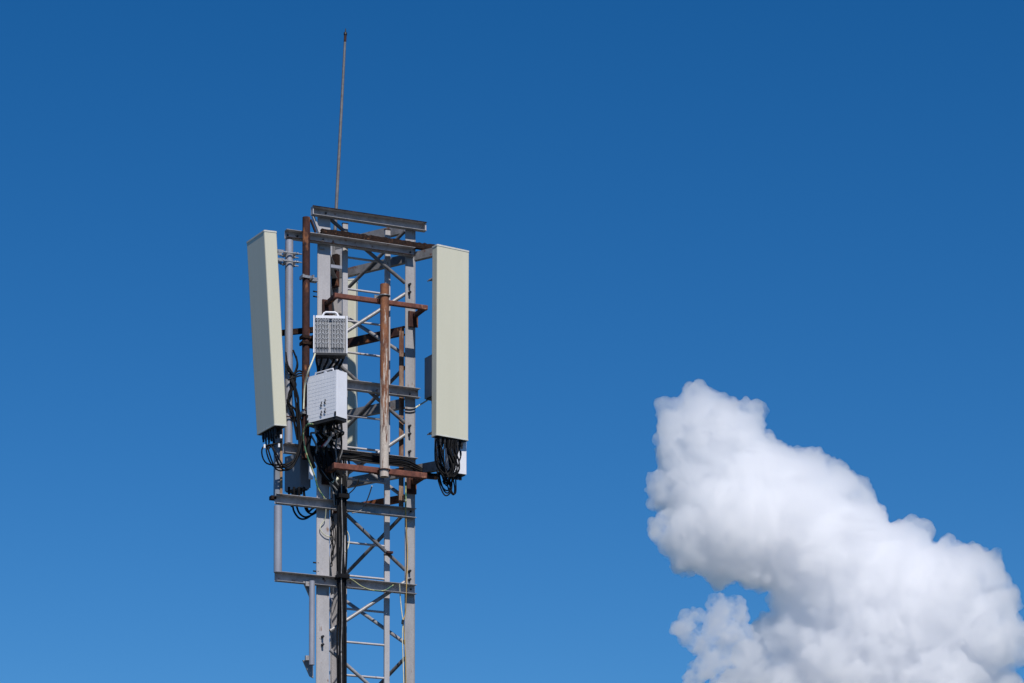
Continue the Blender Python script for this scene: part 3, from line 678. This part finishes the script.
# marker tapes
for x, y, v, m_, lab in ((281, 436.5, -.17, 'tape', 'white marker tag on a cable at the foot of the left antenna'), (279, 445.5, -.17, 'tape', 'white tape band on a cable lower under the left antenna'), (264.5, 446.3, -.2, 'tape', 'white band on the outermost cable of the left loop')):
    c_ = FP(x, y, v); o = MB().tube(c_ - Z*.016, c_ + Z*.016, .0095, n=10).build('marker_tag', M[m_], origin=c_); tag(o, lab, 'tag')
o = cable([(324, 446, -.16), (328, 441, -.165), (330.5, 437, -.165)], .013, 'tape', 'white taped cable joint under the white radio unit', name='cable_joint')
o = cable([(321, 447, -.17), (324.5, 443, -.18), (327.5, 439.5, -.175)], .0032, 'red', 'short red wire beside the white taped joint')
cable([(331.5, 483, -.09), (335, 480.5, -.09), (338, 478.5, -.09)], .016, 'cream', 'pale piece painted like a sunlit brace end left of the trunk top', name='lit_brace_piece')  # cream colour stands in for sunlight on a short stretch of brace
# insulator like white block below the left pipes
a, b = FP(311, 459, -.05), FP(311, 479, -.05)
o = MB().extrude(Vector((a.x, a.y, b.z)), a, rrect(.035, .03, .004, 2), D, P).build('terminal_strip', M['white'], origin=b); tag(o, 'narrow white terminal strip right of the slate grey unit', 'terminal strip')

# ------------------------------------------------------------------ cumulus cloud
def cloud(name, balls, dist, dens, label, voxel, seed, kids=26, amp=(9, 4), ws=20, wt=(.27, .52)):
    rnd = random.Random(seed); import bmesh
    s = dist/FPX; ico = {}; V, F = [], []
    for sub in (2, 3):
        bm = bmesh.new(); bmesh.ops.create_icosphere(bm, subdivisions=sub, radius=1); bm.verts.index_update()
        ico[sub] = ([v.co.copy() for v in bm.verts], [tuple(v.index for v in f.verts) for f in bm.faces]); bm.free()
    def ball(p, r, sub):
        n = len(V); vs, fs = ico[sub]
        V.extend([(p.x+v.x*r, p.y+v.y*r, p.z+v.z*r) for v in vs]); F.extend([(a+n, b+n, c+n) for a, b, c in fs])
    c0 = AT(balls[0][0], balls[0][1], dist)
    for px, py, r, dd in balls:
        p = AT(px, py, dist + dd*s) - c0; r *= s; ball(p, r, 3)
        for _ in range(int(kids*min(1.6, max(.4, r/s/30)))):
            d = Vector((rnd.gauss(0, 1), rnd.gauss(0, 1), rnd.gauss(0, 1))).normalized()
            k = rnd.uniform(.10, .32)
            q = p + d*(r*(1.0-k*(.75 if d.y < -.45 else .42))); ball(q, r*k, 2)
            if r*k > 5*s:                          # smaller billows on the billows
                for _ in range(5):
                    e = (d + Vector((rnd.gauss(0, 1), rnd.gauss(0, 1), rnd.gauss(0, 1)))*.6).normalized(); k2 = k*rnd.uniform(.25, .45)
                    ball(q + e*(r*(k-k2*.4)), r*k2, 2)
    me = bpy.data.meshes.new(name); me.from_pydata(V, [], F); me.update()
    o = bpy.data.objects.new(name, me); C.collection.objects.link(o); o.location = c0
    rm = o.modifiers.new('join', 'REMESH'); rm.mode = 'VOXEL'; rm.voxel_size = voxel*s; rm.use_smooth_shade = True
    for i, a in enumerate(amp):
        tx = bpy.data.textures.new('billow', 'CLOUDS'); tx.noise_scale = a*2.6*s; tx.noise_depth = 4; tx.noise_basis = 'BLENDER_ORIGINAL'
        dm = o.modifiers.new('billow', 'DISPLACE'); dm.texture = tx; dm.texture_coords = 'LOCAL'; dm.strength = a*s*1.6; dm.mid_level = .5
    rm = o.modifiers.new('close', 'REMESH'); rm.mode = 'VOXEL'; rm.voxel_size = voxel*s; rm.use_smooth_shade = True
    dg = bpy.context.evaluated_depsgraph_get(); m2 = bpy.data.meshes.new_from_object(o.evaluated_get(dg))
    o.modifiers.clear(); o.data = m2
    m = bpy.data.materials.new(name+'_droplets'); m.use_nodes = True; t = m.node_tree; t.nodes.remove(t.nodes['Principled BSDF'])
    out = t.nodes['Material Output']; v = t.nodes.new('ShaderNodeVolumeScatter'); v.inputs['Color'].default_value = (1, 1, 1, 1)
    tc = t.nodes.new('ShaderNodeTexCoord'); nz = t.nodes.new('ShaderNodeTexNoise'); nz.inputs['Scale'].default_value = 1/(ws*s); nz.inputs['Detail'].default_value = 7; nz.inputs['Roughness'].default_value = .62
    t.links.new(tc.outputs['Object'], nz.inputs['Vector'])
    mr = t.nodes.new('ShaderNodeMapRange'); mr.interpolation_type = 'SMOOTHSTEP'; mr.inputs[1].default_value, mr.inputs[2].default_value = wt; mr.inputs[3].default_value, mr.inputs[4].default_value = 0, dens/s
    t.links.new(nz.outputs[0], mr.inputs[0]); t.links.new(mr.outputs[0], v.inputs['Density'])
    ab = t.nodes.new('ShaderNodeVolumeAbsorption'); ab.inputs['Color'].default_value = (.989, .989, .992, 1); t.links.new(mr.outputs[0], ab.inputs['Density'])
    sm = t.nodes.new('ShaderNodeAddShader'); t.links.new(v.outputs[0], sm.inputs[0]); t.links.new(ab.outputs[0], sm.inputs[1]); m.cycles.volume_step_rate = .2
    v.inputs['Anisotropy'].default_value = .55
    t.links.new(sm.outputs[0], out.inputs['Volume'])
    m2.materials.clear(); m2.materials.append(m)
    tag(o, label, 'cloud'); return o
EDGE = [(691, 391, 9), (717, 403, 9), (738, 410, 9), (756, 413, 11), (781, 454, 8), (795, 456, 9), (809, 460, 11), (838, 471, 10), (861, 488, 10), (870, 500, 8), (896, 532, 8), (912, 525, 10), (925, 531, 9), (947, 551, 9),
 (972, 553, 10), (992, 562, 11), (1001, 583, 11), (1010, 606, 12), (1014, 632, 15), (1016, 656, 13), (657, 490, 11), (654, 503, 8), (656, 528, 10), (663, 441, 9), (666, 414, 11), (668, 550, 10), (690, 566, 11), (720, 577, 12), (750, 577, 12), (770, 582, 10), (778, 600, 12)]
BALLS = [(715, 440, 42, -4), (700, 412, 26, -6), (678, 425, 21, -4), (738, 424, 22, -4), (685, 447, 30, -4), (712, 470, 40, 0), (752, 428, 14, 0), (692, 395, 10, 0),
 (665, 490, 18, -5), (700, 490, 42, 6), (745, 475, 44, 10), (665, 528, 16, -15), (693, 535, 34, -14), (735, 528, 52, -20), (785, 490, 38, 0), (812, 475, 24, -10), (835, 488, 24, -10), (850, 505, 26, 0),
 (785, 540, 52, 0), (830, 540, 50, 0), (862, 520, 16, 0), (720, 560, 26, -22), (755, 560, 25, -18), (880, 560, 42, 0), (908, 547, 26, -6), (917, 531, 13, -6), (945, 575, 32, -8), (968, 570, 25, -10), (985, 580, 22, -8), (990, 610, 30, 0),
 (715, 510, 45, -4), (760, 500, 50, -4), (800, 520, 52, -6), (835, 560, 60, -6), (880, 590, 58, -6), (930, 600, 55, -4), (870, 640, 60, -2), (850, 600, 60, 0), (920, 620, 60, 0), (820, 590, 45, 0), (800, 640, 38, 10), (984, 640, 38, 0), (1003, 628, 20, 0), (1000, 690, 24, 10), (850, 670, 70, 10), (925, 690, 62, 10), (800, 700, 50, 15), (900, 750, 70, 15), (765, 680, 26, 20), (775, 640, 22, 20), (745, 690, 24, 25), (768, 632, 18, 8), (752, 655, 18, 12), (735, 690, 22, 14)] + [(x, y-.5, q+.5, -3) for x, y, q in EDGE]
cloud('cumulus_cloud', BALLS, 3000, .10, 'big white cumulus cloud rising at lower right', 1.2, 3, 48, (8, 6, 4.4), 20, (.28, .54))
FRAG = [(688, 624, 12, 0), (697, 618, 10, 0), (720, 612, 12, 0), (740, 615, 9, 0), (740, 645, 12, 0), (715, 660, 16, 0), (750, 640, 12, 5), (690, 640, 9, 0), (715, 603, 9, 0), (735, 605, 8, 0), (716, 625, 15, 0), (728, 640, 18, 0), (705, 645, 17, 0), (745, 630, 9, 0), (700, 672, 16, 0), (735, 668, 14, 0), (695, 690, 14, 0), (752, 655, 13, 5), (725, 700, 18, 0), (757, 675, 14, 5)]
cloud('cloud_fragment', FRAG, 2850, .09, 'small wispy cloud scrap left below the big cumulus', 1.0, 5, 20, (12, 6, 3), 18, (.32, .56))
